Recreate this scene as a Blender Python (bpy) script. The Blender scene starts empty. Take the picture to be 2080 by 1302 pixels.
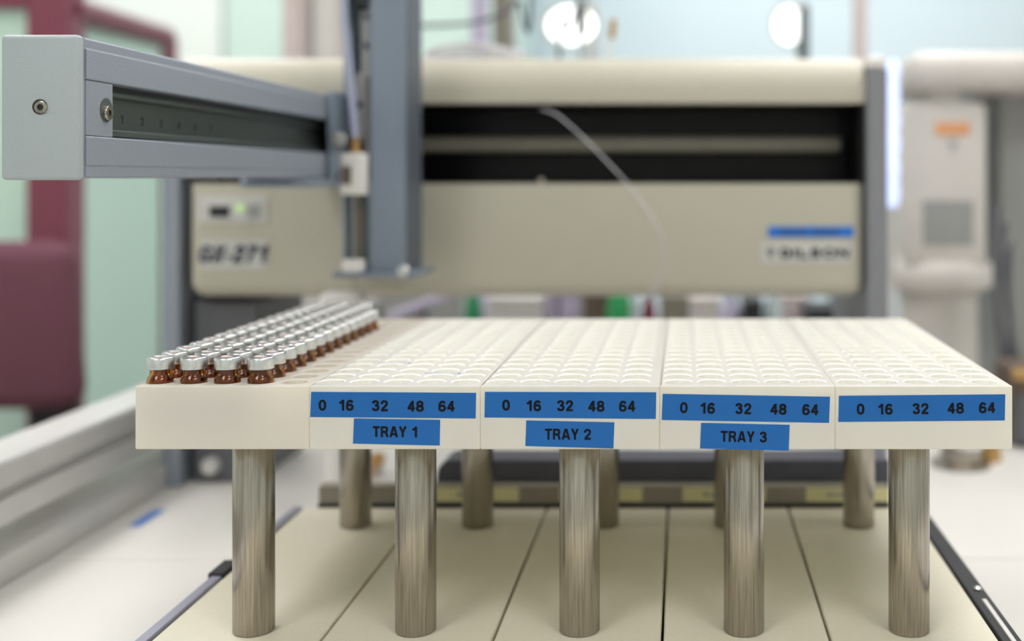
import bpy, bmesh, math, random
from mathutils import Vector, Matrix
random.seed(4)
sc = bpy.context.scene
col = sc.collection

# ------------------------------------------------------------------ camera
CAMZ = 1.194                       # lens height above the floor
F = 2364.0                         # focal length in pixels of the 2080 wide frame
VX, VY = 1386.0, 363.0             # where the view axis meets the picture
def X(px, d): return (px - VX) / F * d
def Z(py, d): return CAMZ + (VY - py) / F * d
cam = bpy.data.cameras.new('camera')
cam.sensor_width = 36.0
cam.lens = F / 2080 * 36
cam.shift_x = (1040 - VX) / 2080
cam.shift_y = (VY - 651) / 2080
cam.clip_start = 0.02
cam.dof.use_dof = True
cam.dof.focus_distance = 0.516
cam.dof.aperture_fstop = 4.15
co = bpy.data.objects.new('camera', cam)
co.location = (0, 0, CAMZ)
co.rotation_euler = (math.pi / 2, 0, 0)
col.objects.link(co)
sc.camera = co

# ------------------------------------------------------------------ world, exposure
w = bpy.data.worlds.new('world'); sc.world = w; w.use_nodes = True
w.node_tree.nodes['Background'].inputs[0].default_value = (0.8, 0.9, 1, 1)
w.node_tree.nodes['Background'].inputs[1].default_value = 0.3
sc.view_settings.view_transform = 'Standard'
sc.view_settings.look = 'None'
sc.view_settings.gamma = 1
sc.view_settings.use_curve_mapping = False
sc.view_settings.exposure = 0.0
LAMP = 9.0
TROFFERS = [(-1.25, 1.1), (0.45, 1.1), (-1.25, 2.65), (0.45, 2.65), (-0.9, -0.9), (0.9, -0.9)]
sc.cycles.max_bounces = 16
sc.cycles.diffuse_bounces = 9
sc.cycles.transmission_bounces = 10
sc.cycles.caustics_refractive = True

# ------------------------------------------------------------------ materials
def lin(c):
    return tuple((x / 255 / 12.92) if x / 255 <= 0.04045 else ((x / 255 + 0.055) / 1.055) ** 2.4 for x in c)
def mat(name, rgb, rough=0.5, metal=0.0, var=0.04, scale=60, bump=0.0, trans=0.0, sss=0.0, rad=(1, .8, .5), sscale=0.01,
        emit=0.0, coat=0.0, stretch=None, ior=1.45, alpha=1.0, spec=0.5):
    m = bpy.data.materials.new(name); m.use_nodes = True
    nt = m.node_tree; b = nt.nodes['Principled BSDF']
    c = lin(rgb)
    tc = nt.nodes.new('ShaderNodeTexCoord'); mp = nt.nodes.new('ShaderNodeMapping')
    nt.links.new(tc.outputs['Object'], mp.inputs[0])
    if stretch: mp.inputs['Scale'].default_value = stretch
    nz = nt.nodes.new('ShaderNodeTexNoise'); nz.inputs['Scale'].default_value = scale; nz.inputs['Detail'].default_value = 4
    nt.links.new(mp.outputs[0], nz.inputs['Vector'])
    rp = nt.nodes.new('ShaderNodeValToRGB')
    rp.color_ramp.elements[0].position = .3; rp.color_ramp.elements[1].position = .7
    rp.color_ramp.elements[0].color = tuple(x * (1 - var) for x in c) + (1,)
    rp.color_ramp.elements[1].color = tuple(min(1, x * (1 + var)) for x in c) + (1,)
    nt.links.new(nz.outputs['Fac'], rp.inputs[0]); nt.links.new(rp.outputs[0], b.inputs['Base Color'])
    b.inputs['Roughness'].default_value = rough; b.inputs['Metallic'].default_value = metal
    b.inputs['IOR'].default_value = ior; b.inputs['Specular IOR Level'].default_value = spec
    b.inputs['Transmission Weight'].default_value = trans
    b.inputs['Coat Weight'].default_value = coat
    b.inputs['Alpha'].default_value = alpha
    if sss:
        b.inputs['Subsurface Weight'].default_value = sss
        b.inputs['Subsurface Radius'].default_value = rad
        b.inputs['Subsurface Scale'].default_value = sscale
    if emit:
        b.inputs['Emission Color'].default_value = c + (1,); b.inputs['Emission Strength'].default_value = emit
    if bump:
        bp = nt.nodes.new('ShaderNodeBump'); bp.inputs['Strength'].default_value = bump; bp.inputs['Distance'].default_value = 0.0003
        nt.links.new(nz.outputs['Fac'], bp.inputs['Height']); nt.links.new(bp.outputs[0], b.inputs['Normal'])
    return m
M = {}
def milky(name, rgb, trgb, fac):
    m = mat(name, rgb, .34, var=.01, scale=30, bump=.05)
    nt = m.node_tree; b = nt.nodes['Principled BSDF']; out = nt.nodes['Material Output']
    tr = nt.nodes.new('ShaderNodeBsdfTranslucent'); tr.inputs['Color'].default_value = lin(trgb) + (1,)
    mx = nt.nodes.new('ShaderNodeMixShader'); mx.inputs[0].default_value = fac
    nt.links.new(b.outputs[0], mx.inputs[1]); nt.links.new(tr.outputs[0], mx.inputs[2]); nt.links.new(mx.outputs[0], out.inputs[0])
    return m
M['rack'] = milky('milky_plastic', (230, 229, 232), (255, 249, 222), .41)
M['well'] = milky('white_well_plastic', (243, 242, 236), (255, 254, 244), .10)
M['rack_amber_lit'] = milky('amber_lit_milky_plastic', (230, 226, 224), (255, 250, 232), .44)  # light from the amber vials put into the plastic as a warmer tint
M['steel'] = mat('brushed_steel', (164, 157, 147), .27, 1, var=.28, scale=9, stretch=(160, 160, 4), bump=.15)
M['cream'] = mat('cream_deck', (219, 213, 194), .42, var=.02, scale=400, bump=.06)
M['plate'] = mat('pale_plate', (216, 213, 208), .4, var=.015, scale=8)
M['beige'] = mat('beige_enamel', (184, 179, 163), .45, var=.02, scale=500, bump=.08)
M['grey'] = mat('grey_blue_paint', (145, 151, 162), .42, .25, var=.05, scale=900, bump=.12)
M['cap'] = mat('grey_end_cap', (167, 175, 179), .5, .15, var=.04, scale=1500, bump=.2)
M['column'] = mat('column_paint', (127, 137, 151), .4, .2, var=.05, scale=600, bump=.1)
M['sidegrey'] = mat('side_grey_paint', (128, 128, 134), .45, var=.04, scale=500)
M['columnshade'] = mat('column_side_shade', (84, 90, 102), .5, var=.05, scale=600)  # column paint darkened to carry the shade of its right side
M['darkgrey'] = mat('dark_grey_paint', (92, 92, 96), .5, var=.05)
M['slate'] = mat('slate_strip', (84, 84, 96), .5, var=.05)
M['taupe'] = mat('taupe_strip', (138, 132, 120), .5, var=.04)
M['black'] = mat('gloss_black', (12, 10, 11), .3, var=.2, spec=.25)
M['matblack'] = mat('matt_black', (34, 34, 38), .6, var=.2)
M['channel'] = mat('channel_metal', (92, 98, 96), .38, .6, var=.12, scale=40, stretch=(1, .1, 8))
M['alu'] = mat('extruded_aluminium', (218, 216, 213), .36, .45, var=.03, scale=30)
M['crimp'] = mat('crimp_aluminium', (215, 215, 215), .3, 1, var=.06, scale=900, stretch=(1, 1, .3), bump=.25)
M['septum'] = mat('septum_rubber', (205, 172, 162), .6)
M['amber'] = mat('amber_glass', (202, 136, 42), .04, trans=1.0, var=.02, ior=1.5)
M['blue'] = mat('blue_tape', (10, 94, 168), .28, var=.03, scale=80)
M['bluetape'] = mat('bright_blue_tape', (30, 110, 200), .4, var=.03)
M['ink'] = mat('black_ink', (20, 20, 28), .6, spec=.15)
M['navy'] = mat('navy_print', (38, 40, 66), .5)
M['card'] = mat('cream_card', (214, 208, 160), .6)
M['white'] = mat('white_plastic', (226, 222, 218), .4, var=.015)
M['offwhite'] = mat('off_white_enamel', (206, 200, 194), .42, var=.02)
M['panelgrey'] = mat('light_grey_plastic', (196, 194, 190), .45)
M['midgrey'] = mat('mid_grey_plastic', (150, 150, 148), .5)
M['green_led'] = mat('green_indicator', (176, 214, 148), .4, emit=.35)
M['mint_light'] = mat('pale_mint_panel', (204, 224, 216), .4, var=.02, scale=3)
M['pinkgrey'] = mat('pinkish_grey', (206, 192, 190), .5)
M['railgrey'] = mat('lilac_grey_metal', (150, 150, 166), .4, .3)
M['mint'] = mat('mint_panel', (192, 218, 204), .4, var=.02, scale=3)
M['maroon'] = mat('maroon_paint', (124, 62, 78), .4, var=.06)
M['maroon_fabric'] = mat('maroon_fabric', (104, 62, 76), .85, var=.12, scale=300, bump=.3)
M['wallblue'] = mat('pale_blue_wall', (216, 231, 240), .6, var=.015, scale=2)
M['wallwhite'] = mat('white_wall', (232, 236, 232), .6, var=.01, scale=2)
M['ceil'] = mat('ceiling_paint', (236, 236, 232), .8)
M['floor'] = mat('vinyl_floor', (168, 164, 158), .4, var=.06, scale=20)
M['diffuser'] = mat('lamp_diffuser', (253, 251, 251), .5, emit=LAMP, var=0)
M['bulb'] = mat('lamp_glow', (250, 255, 252), .5, emit=2.2, var=0)
M['strip'] = mat('violet_white_streak', (196, 208, 255), .5, emit=1.0, var=.12, scale=25)  # emission stands in for a bright streak of light, not a lamp
M['tan'] = mat('tan_plastic', (176, 140, 84), .5)
M['brass'] = mat('brass', (186, 146, 96), .3, .9)
M['orange'] = mat('orange_label', (222, 158, 112), .5)
M['tube'] = mat('clear_tubing', (228, 226, 232), .2, var=.01, trans=.35)
M['tube_lilac'] = mat('lilac_tubing', (176, 180, 204), .3, var=.02, trans=.2)
M['green'] = mat('green_plastic', (40, 128, 84), .4)
M['green2'] = mat('bright_green_plastic', (48, 150, 90), .4)
M['lilac'] = mat('lilac_plastic', (184, 176, 200), .4)
M['brown'] = mat('brown_case', (104, 88, 78), .5)
M['clear'] = mat('clear_bottle', (210, 222, 224), .1, trans=.5)
M['bench'] = mat('bench_laminate', (186, 182, 178), .4, var=.03)

# ------------------------------------------------------------------ helpers
def tag(o, label=None, cat=None, group=None, kind=None):
    if label: o['label'] = label
    if cat: o['category'] = cat
    if group: o['group'] = group
    if kind: o['kind'] = kind
    return o
def wloc(o):
    v = Vector((0, 0, 0))
    while o: v += o.location; o = o.parent
    return v
def thing(name, loc, label, cat, group=None):
    o = bpy.data.objects.new(name, None); o.empty_display_size = .02
    o.location = loc; col.objects.link(o)
    return tag(o, label, cat, group)
def obj(name, bm, m, parent=None, smooth=None, origin=None):
    off = Vector(origin) if origin is not None else wloc(parent) if parent else Vector((0, 0, 0))
    if parent is not None and origin is not None: raise ValueError
    for v in bm.verts: v.co -= off
    bmesh.ops.recalc_face_normals(bm, faces=bm.faces)
    if smooth:
        for f in bm.faces: f.smooth = True
        for e in bm.edges:
            if len(e.link_faces) == 2 and e.calc_face_angle(0) > math.radians(smooth): e.smooth = False
    me = bpy.data.meshes.new(name); bm.to_mesh(me); bm.free()
    me.materials.append(M[m] if isinstance(m, str) else m)
    o = bpy.data.objects.new(name, me)
    if parent: o.parent = parent
    if origin is not None: o.location = off
    col.objects.link(o)
    return o
def B(): return bmesh.new()
def join(bm, t):
    me = bpy.data.meshes.new('tmp'); t.to_mesh(me); t.free(); bm.from_mesh(me); bpy.data.meshes.remove(me)
    return bm
def box(bm, x0, x1, y0, y1, z0, z1, bev=0, seg=2, sel=None, rot=None):
    t = B(); bmesh.ops.create_cube(t, size=1)
    for v in t.verts:
        v.co = Vector((x0 + (v.co.x + .5) * (x1 - x0), y0 + (v.co.y + .5) * (y1 - y0), z0 + (v.co.z + .5) * (z1 - z0)))
    if bev:
        c = Vector(((x0 + x1) / 2, (y0 + y1) / 2, (z0 + z1) / 2))
        es = [e for e in t.edges if sel is None or sel(*[(a > 1e-7) - (a < -1e-7) for a in ((e.verts[0].co + e.verts[1].co) / 2 - c)])]
        bmesh.ops.bevel(t, geom=es, offset=bev, segments=seg, profile=.5, affect='EDGES', clamp_overlap=True)
    if rot:
        c = Vector(((x0 + x1) / 2, (y0 + y1) / 2, (z0 + z1) / 2))
        bmesh.ops.rotate(t, verts=t.verts, cent=c, matrix=Matrix.Rotation(rot[1], 3, rot[0]))
    return join(bm, t)
def lathe(bm, prof, cx=0, cy=0, cz=0, n=32, axis='Z', close=False):
    t = B(); rings = []
    for r, h in prof:
        if r < 1e-7: rings.append([t.verts.new((0, 0, h))])
        else: rings.append([t.verts.new((r * math.cos(2 * math.pi * k / n), r * math.sin(2 * math.pi * k / n), h)) for k in range(n)])
    prs = list(zip(rings, rings[1:]))
    if close: prs.append((rings[-1], rings[0]))
    for a, b in prs:
        if len(a) == 1 and len(b) == 1: continue
        for k in range(n):
            q = (k + 1) % n
            if len(a) == 1: t.faces.new((a[0], b[k], b[q]))
            elif len(b) == 1: t.faces.new((a[k], b[0], a[q]))
            else: t.faces.new((a[k], b[k], b[q], a[q]))
    if axis == 'Y': bmesh.ops.rotate(t, verts=t.verts, matrix=Matrix.Rotation(math.pi / 2, 3, 'X'))   # z -> -y
    if axis == 'X': bmesh.ops.rotate(t, verts=t.verts, matrix=Matrix.Rotation(math.pi / 2, 3, 'Y'))   # z -> +x
    bmesh.ops.translate(t, verts=t.verts, vec=(cx, cy, cz))
    return join(bm, t)
def cyl(bm, x, y, z0, z1, r, n=32, bev=0):
    if bev: return lathe(bm, [(0, z0), (r - bev, z0), (r, z0 + bev), (r, z1 - bev), (r - bev, z1), (0, z1)], x, y, 0, n)
    return lathe(bm, [(0, z0), (r, z0), (r, z1), (0, z1)], x, y, 0, n)
def tube(bm, pts, r, n=10, sub=8, closed=False):
    P = [Vector(p) for p in pts]; L = []
    N = len(P)
    for i in range(N if closed else N - 1):
        g = (lambda k: P[k % N]) if closed else (lambda k: P[min(max(k, 0), N - 1)])
        p0, p1, p2, p3 = g(i - 1), g(i), g(i + 1), g(i + 2)
        for s in range(sub):
            t = s / sub
            L.append(.5 * ((2 * p1) + (p2 - p0) * t + (2 * p0 - 5 * p1 + 4 * p2 - p3) * t * t + (3 * p1 - p0 - 3 * p2 + p3) * t ** 3))
    if not closed: L.append(P[-1])
    t = B(); rings = []; up = Vector((.13, .21, .97)).normalized(); K = len(L)
    for i, p in enumerate(L):
        d = (L[(i + 1) % K] - L[i - 1]) if closed else (L[min(i + 1, K - 1)] - L[max(i - 1, 0)])
        d.normalize(); a = d.cross(up)
        if a.length < .05: a = d.cross(Vector((1, 0, 0)))
        a.normalize(); up2 = a.cross(d).normalized(); up = up2 if abs(up2.dot(up)) > .01 else up
        rings.append([t.verts.new(p + r * (math.cos(2 * math.pi * k / n) * a + math.sin(2 * math.pi * k / n) * up2)) for k in range(n)])
    for a, b in zip(rings, rings[1:] + ([rings[0]] if closed else [])):
        for k in range(n): t.faces.new((a[k], a[(k + 1) % n], b[(k + 1) % n], b[k]))
    if not closed: t.faces.new(rings[0][::-1]); t.faces.new(rings[-1])
    return join(bm, t)
def extrude_yz(bm, prof, x0, x1):
    a = [bm.verts.new((x0, y, z)) for y, z in prof]; b = [bm.verts.new((x1, y, z)) for y, z in prof]
    bm.faces.new(a); bm.faces.new(b[::-1])
    for k in range(len(a)): q = (k + 1) % len(a); bm.faces.new((a[k], b[k], b[q], a[q]))
    return bm
def quadplate(bm, pts, t):          # four (x, z) corners facing the lens, at depth y, thickness t
    y = pts[0][2]
    a = [bm.verts.new((x, y, z)) for x, z, _ in pts]; b = [bm.verts.new((x, y + t, z)) for x, z, _ in pts]
    bm.faces.new(a); bm.faces.new(b[::-1])
    for k in range(4): q = (k + 1) % 4; bm.faces.new((a[k], b[k], b[q], a[q]))
    return bm
def _ell(cx, cy, rx, ry, n=28, p=.86):
    out = []
    for k in range(n):
        t = 2 * math.pi * k / n; c, q = math.cos(t), math.sin(t)
        out.append((cx + rx * math.copysign(abs(c) ** p, c), cy + ry * math.copysign(abs(q) ** p, q)))
    return out
# bold grotesque letters as centre lines: width, open strokes, closed strokes
GL = {
 '0': (.72, [], [_ell(.36, .5, .255, .405)]),
 '1': (.60, [[(.42, 0), (.42, 1)], [(.06, .71), (.26, .74), (.40, .94)]], []),
 '2': (.72, [[(.12, .64), (.135, .78), (.23, .885), (.36, .905), (.50, .88), (.585, .78), (.585, .66), (.51, .52), (.36, .37), (.22, .24), (.15, .10)], [(.05, .09), (.68, .09)]], []),
 '3': (.72, [[(.11, .70), (.15, .84), (.28, .905), (.42, .90), (.54, .82), (.555, .70), (.50, .59), (.38, .54), (.28, .535)], [(.28, .535), (.43, .52), (.56, .44), (.60, .31), (.56, .17), (.44, .10), (.30, .09), (.16, .15), (.10, .29)]], []),
 '4': (.74, [[(.51, 0), (.51, 1)], [(.47, .92), (.12, .32)], [(.03, .30), (.72, .30)]], []),
 '6': (.72, [[(.60, .73), (.54, .86), (.40, .905), (.26, .87), (.16, .74), (.115, .55), (.115, .32)]], [_ell(.365, .315, .25, .225)]),
 '7': (.70, [[(.03, .91), (.66, .91)], [(.60, .88), (.42, .62), (.30, .32), (.26, 0)]], []),
 '8': (.72, [], [_ell(.36, .29, .26, .20), _ell(.36, .72, .225, .185)]),
 'T': (.68, [[(0, .91), (.68, .91)], [(.34, 0), (.34, .9)]], []),
 'R': (.76, [[(.10, 0), (.10, 1)], [(.10, .91), (.46, .91), (.58, .85), (.61, .70), (.57, .56), (.45, .49), (.10, .49)], [(.38, .47), (.54, .38), (.59, .20), (.66, 0)]], []),
 'A': (.80, [[(.09, 0), (.37, 1)], [(.71, 0), (.43, 1)], [(.22, .28), (.58, .28)]], []),
 'Y': (.74, [[(.09, 1), (.37, .42)], [(.65, 1), (.37, .42)], [(.37, .46), (.37, 0)]], []),
 'G': (.80, [[(.67, .68), (.58, .84), (.42, .91), (.24, .86), (.12, .70), (.10, .5), (.13, .28), (.24, .13), (.42, .09), (.60, .16), (.69, .28), (.69, .46), (.42, .46)]], []),
 'X': (.74, [[(.09, 0), (.65, 1)], [(.65, 0), (.09, 1)]], []),
 'I': (.22, [[(.11, 0), (.11, 1)]], []),
 'L': (.62, [[(.10, 0), (.10, 1)], [(.10, .09), (.62, .09)]], []),
 'S': (.72, [[(.61, .70), (.56, .84), (.38, .91), (.20, .86), (.13, .74), (.20, .60), (.50, .46), (.60, .33), (.58, .18), (.40, .09), (.20, .13), (.10, .30)]], []),
 'O': (.84, [], [_ell(.42, .5, .32, .405)]),
 'N': (.76, [[(.10, 0), (.10, 1)], [(.66, 0), (.66, 1)], [(.12, .95), (.64, .05)]], []),
 'D': (.76, [[(.10, 0), (.10, 1)], [(.10, .91), (.38, .91), (.55, .84), (.64, .68), (.65, .5), (.64, .32), (.55, .16), (.38, .09), (.10, .09)]], []),
 'Q': (.84, [[(.48, .30), (.74, .02)]], [_ell(.42, .5, .32, .405)]),
 'U': (.76, [[(.10, 1), (.10, .35), (.16, .16), (.38, .09), (.60, .16), (.66, .35), (.66, 1)]], []),
 'H': (.76, [[(.10, 0), (.10, 1)], [(.66, 0), (.66, 1)], [(.1, .52), (.66, .52)]], []),
 'E': (.66, [[(.10, 0), (.10, 1)], [(.1, .91), (.64, .91)], [(.1, .51), (.58, .51)], [(.1, .09), (.64, .09)]], []),
 '-': (.40, [[(.04, .38), (.36, .38)]], []),
 ' ': (.30, [], [])}
def text_bm(s, height, weight=.19, shear=0.0, sx=1.0, thick=.00008, spacing=.09):
    t = B(); x = 0; lift = 0
    def ribbon(p, closed, w):
        nonlocal lift
        n = len(p); L = []
        for i in range(n):
            a = Vector(p[i - 1]) if (closed or i) else None; b = Vector(p[i]); c = Vector(p[(i + 1) % n]) if (closed or i < n - 1) else None
            d0 = (b - a).normalized() if a is not None else None; d1 = (c - b).normalized() if c is not None else None
            d = ((d0 or d1) + (d1 or d0)).normalized(); nn = Vector((-d.y, d.x)); k = 1.0
            if d0 and d1: k = 1 / max(.6, nn.dot(Vector((-d0.y, d0.x))))
            L.append((b + nn * w / 2 * k, b - nn * w / 2 * k))
        z = thick + lift; lift += height * .0004
        f = [(t.verts.new((q.x, -z, q.y)), t.verts.new((r.x, -z, r.y)), t.verts.new((q.x, 0, q.y)), t.verts.new((r.x, 0, r.y))) for q, r in L]
        m = len(f)
        for i in range(m if closed else m - 1):
            A, C = f[i], f[(i + 1) % m]
            t.faces.new((A[0], A[1], C[1], C[0])); t.faces.new((A[0], C[0], C[2], A[2])); t.faces.new((A[1], A[3], C[3], C[1])); t.faces.new((A[2], C[2], C[3], A[3]))
        if not closed:
            for A in (f[0], f[-1]): t.faces.new((A[0], A[2], A[3], A[1]))
    for ch in s:
        W, op, cl = GL[ch]
        for p, c in [(p, False) for p in op] + [(p, True) for p in cl]:
            ribbon([((x + a) * height * sx + shear * b * height, (b - .5) * height) for a, b in p], c, weight * height)
        x += W + spacing
    tot = (x - spacing) * height * sx + shear * 0
    for v in t.verts: v.co.x -= tot / 2
    return t
def text_at(bm, s, px, py, d, hpx, weight=.19, shear=0, sx=1.0, tilt=0, spacing=.09):
    t = text_bm(s, hpx / F * d, weight, shear, sx, spacing=spacing)
    if tilt: bmesh.ops.rotate(t, verts=t.verts, matrix=Matrix.Rotation(tilt, 3, 'Y'))
    bmesh.ops.translate(t, verts=t.verts, vec=(X(px, d), d, Z(py, d)))
    return join(bm, t)
def arc(cy, cz, r, a0, a1, n=6):
    return [(cy + r * math.cos(math.radians(a0 + (a1 - a0) * k / n)), cz + r * math.sin(math.radians(a0 + (a1 - a0) * k / n))) for k in range(n + 1)]
def struct(name, bm, m, **k): return tag(obj(name, bm, m, **k), kind='structure')

# ------------------------------------------------------------------ room
RX0, RX1, RY0, RY1, RZ = -2.6, 2.4, -2.2, 3.6, 2.75
struct('floor', box(B(), RX0 - .1, RX1 + .1, RY0 - .1, RY1 + .1, -.1, 0), 'floor')
struct('ceiling', box(B(), RX0 - .1, RX1 + .1, RY0 - .1, RY1 + .1, RZ, RZ + .1), 'ceil')
struct('wall_back', box(B(), RX0 - .1, RX1 + .1, RY1, RY1 + .1, 0, RZ), 'wallblue')
struct('wall_left', box(B(), RX0 - .1, RX0, RY0, RY1, 0, RZ), 'wallwhite')
struct('wall_right', box(B(), RX1, RX1 + .1, RY0, RY1, 0, RZ), 'wallwhite')
struct('wall_front', box(B(), RX0 - .1, RX1 + .1, RY0 - .1, RY0, 0, RZ), 'wallwhite')
for i, (lx, ly) in enumerate(TROFFERS):
    t = thing('ceiling_light', (lx, ly, RZ - .03), 'white ceiling troffer ' + ['over the left of the bench', 'over the right of the bench', 'near the back wall at left', 'near the back wall at right', 'behind the viewer at left', 'behind the viewer at right'][i], 'ceiling light', 'ceiling troffers')
    f = B()
    for a in ((lx - .32, lx - .29, ly - .62, ly + .62), (lx + .29, lx + .32, ly - .62, ly + .62), (lx - .29, lx + .29, ly - .62, ly - .59), (lx - .29, lx + .29, ly + .59, ly + .62)):
        box(f, a[0], a[1], a[2], a[3], RZ - .05, RZ)
    obj('frame', f, 'white', t)
    obj('diffuser', box(B(), lx - .29, lx + .29, ly - .59, ly + .59, RZ - .03, RZ - .002), 'diffuser', t)

# ------------------------------------------------------------------ bench
BT = CAMZ - .300                   # bench top
BASE = CAMZ - .254                 # top of the instrument's base plate
DECK = CAMZ - .2097                # top of the deck panels
t = thing('lab_bench', (0, 1.2, 0), 'grey laminate laboratory bench carrying all the instruments', 'bench')
obj('worktop', box(B(), -.56, 1.9, .12, 2.1, BT - .04, BT, .004), 'bench', t)
for x0 in (-.52, .62, 1.8):
    obj('side_panel', box(B(), x0, x0 + .04, .2, 2.05, 0, BT - .04, .002), 'bench', t)

# ------------------------------------------------------------------ liquid handler
LH = thing('liquid_handler', (-.12, .95, BASE), 'beige and grey liquid handling robot with black slot, reaching arm and hanging probe column', 'laboratory robot')
bp = box(B(), -.4245, .62, .16, .7785, BASE - .046, BASE, .002)
box(bp, -.4245, .62, .7805, 1.22, BASE - .046, BASE, .002)
obj('base_plate', bp, 'plate', LH)
# side plates that carry the housing
s = box(B(), -.4285, -.4135, .957, 1.16, BASE, Z(150, .95), .002)
obj('side_plate', s, 'grey', LH)
s = box(B(), .1500, .1668, .944, 1.16, BASE, Z(138, .944), .002)
sp = obj('side_plate', s, 'sidegrey', LH)
obj('top_cap', box(B(), .1495, .1664, .944, 1.14, Z(138, .944), Z(114, .944), .003), 'white', sp)
HX0, HX1 = -.4128, .1492
ytop, yst, ysb, ybot = Z(112, .95), Z(209, .95), Z(373, .95), Z(604, .95)
# upper cover with a rounded front top edge
prof = [(.95, yst), (.95, ytop - .030)] + arc(.980, ytop - .030, .030, 180, 90, 10)[1:] + [(1.12, ytop), (1.12, yst)]
obj('upper_cover', extrude_yz(B(), prof, HX0, HX1), 'beige', LH, smooth=35)
def selb(x, y, z): return (y == -1 and z == -1) or (x != 0 and z == -1) or (y == -1 and x != 0)
lc = box(B(), HX0 + .0085, HX1, .95, 1.12, ybot, ysb, .0125, 5, selb)
obj('lower_cover', lc, 'beige', LH, smooth=35)
# slot interior
sl = box(B(), HX0, HX1, 1.04, 1.05, ysb, yst)
box(sl, HX0, HX1, .972, 1.04, ysb - .001, ysb + .0008); box(sl, HX0, HX1, .972, 1.04, yst - .0008, yst + .001)
box(sl, HX1 - .004, HX1, .955, 1.04, ysb, yst)
obj('slot_lining', sl, 'black', LH)
r = B(); box(r, HX0, HX1 - .012, 1.0, 1.03, Z(309, 1.0), Z(277, 1.0), .004, 3)
obj('guide_rail', r, 'taupe', LH, smooth=35)
obj('slot_screw', lathe(B(), [(0, 0), (.003, 0), (.003, .003), (.0015, .004), (0, .004)], X(1097, .948), .956, Z(368, .948), 16, 'Y'), 'steel', LH)
# display
def panel(name, px0, px1, py0, py1, m, parent, d=.95, th=.0015, bev=.0006):
    return obj(name, box(B(), X(px0, d), X(px1, d), d - th, d + .0005, Z(py1, d), Z(py0, d), bev, 1), m, parent)
dp = panel('display_panel', 402, 545, 398, 452, 'panelgrey', LH)
panel('screen', 426, 466, 419, 441, 'matblack', dp, .9484, .0006, 0)
panel('button', 503, 528, 416, 442, 'midgrey', dp, .9484, .0012, 0)
obj('indicator_light', lathe(B(), [(0, 0), (.0036, 0), (.0036, .0008), (.002, .0015), (0, .0015)], X(487, .948), .9486, Z(423, .948), 20, 'Y'), 'green_led', dp)
nb = panel('model_badge', 408, 545, 488, 548, 'panelgrey', LH, th=.001)
t_ = B(); text_at(t_, 'GX-271', 470, 516, .9488, 34, .25, .25, .96, spacing=.06); obj('lettering', t_, 'navy', nb)
mb = panel('maker_badge', 1546, 1732, 494, 534, 'panelgrey', LH, th=.001)
t_ = B(); text_at(t_, 'GILSON', 1654, 514, .9488, 20, .28, 0, 1.6, spacing=.1)
box(t_, X(1562, .9488), X(1568, .9488), .9487, .949, Z(523, .949), Z(512, .949))
lathe(t_, [(.0028, 0), (.0028, .0001), (.0014, .0001), (.0014, 0)], X(1565, .9488), .949, Z(509, .949), 20, 'Y', close=True)
obj('lettering', t_, 'ink', mb)
bl = panel('tape_label', 1560, 1734, 460, 482, 'bluetape', LH, th=.0006, bev=0)
t_ = B()
for q in range(11):
    if q != 5: box(t_, X(1586 + 11 * q, .9492), X(1593 + 11 * q, .9492), .9490, .9494, Z(475, .9492), Z(467 + q % 2, .9492))
obj('printed_mark', t_, 'navy', bl)

# deck of five panels with rails
XS = [-.2419, -.1645, -.0863, -.0092, .0674, .1444]
for k in range(5):
    obj('deck_panel', box(B(), XS[k] + .0007, XS[k + 1] - .0007, .30, .742, BASE + .0005, DECK, .0006, 1), 'cream', LH)
dr = box(B(), -.2480, XS[0] - .0002, .30, .742, BASE, DECK + .0008, .0005, 1)
rr = obj('deck_rail', dr, 'railgrey', LH)
obj('rail_bracket', box(B(), -.2496, XS[0] + .0005, .612, .634, DECK - .004, DECK + .0022, .0005, 1), 'matblack', rr)
dr = box(B(), XS[5] + .0002, XS[5] + .0095, .30, .742, BASE, DECK + .0006, .0005, 1)
rr = obj('deck_rail', dr, 'matblack', LH)
obj('rail_insert', box(B(), XS[5] + .0042, XS[5] + .0066, .30, .578, DECK, DECK + .0012, .0003, 1), 'alu', rr)
obj('rail_screw', lathe(B(), [(0, .0), (.0022, 0), (.0022, .0012), (.001, .0018), (0, .0018)], XS[5] + .0058, .592, DECK + .0006, 16), 'crimp', rr)
bs = obj('back_strip', box(B(), X(648, .745), X(1806, .745), .7435, .7545, BASE, Z(986, .745), .001), 'taupe', LH)
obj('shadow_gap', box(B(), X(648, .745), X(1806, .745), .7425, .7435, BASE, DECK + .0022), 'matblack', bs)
for k in range(4):
    px0 = 886 + 250.5 * k
    lc_ = obj('label_card', box(B(), X(px0, .7434), X(px0 + 168, .7434), .7429, .7435, Z(1018, .7434), Z(991, .7434)), 'card', bs)
    pr_ = B()
    for q in range(3): box(pr_, X(px0 + 42 + 13 * q, .7428), X(px0 + 52 + 13 * q, .7428), .7427, .7429, Z(1009, .7428), Z(1000 + 2 * (q % 2), .7428))
    obj('printed_mark', pr_, 'midgrey', bs)
up = box(B(), X(888, .756), X(1806, .756), .7555, .785, BASE, Z(935, .756), .0095, 5, lambda x, y, z: x == -1 and z == 1)
obj('rear_ledge', up, 'slate', LH, smooth=35)

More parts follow.
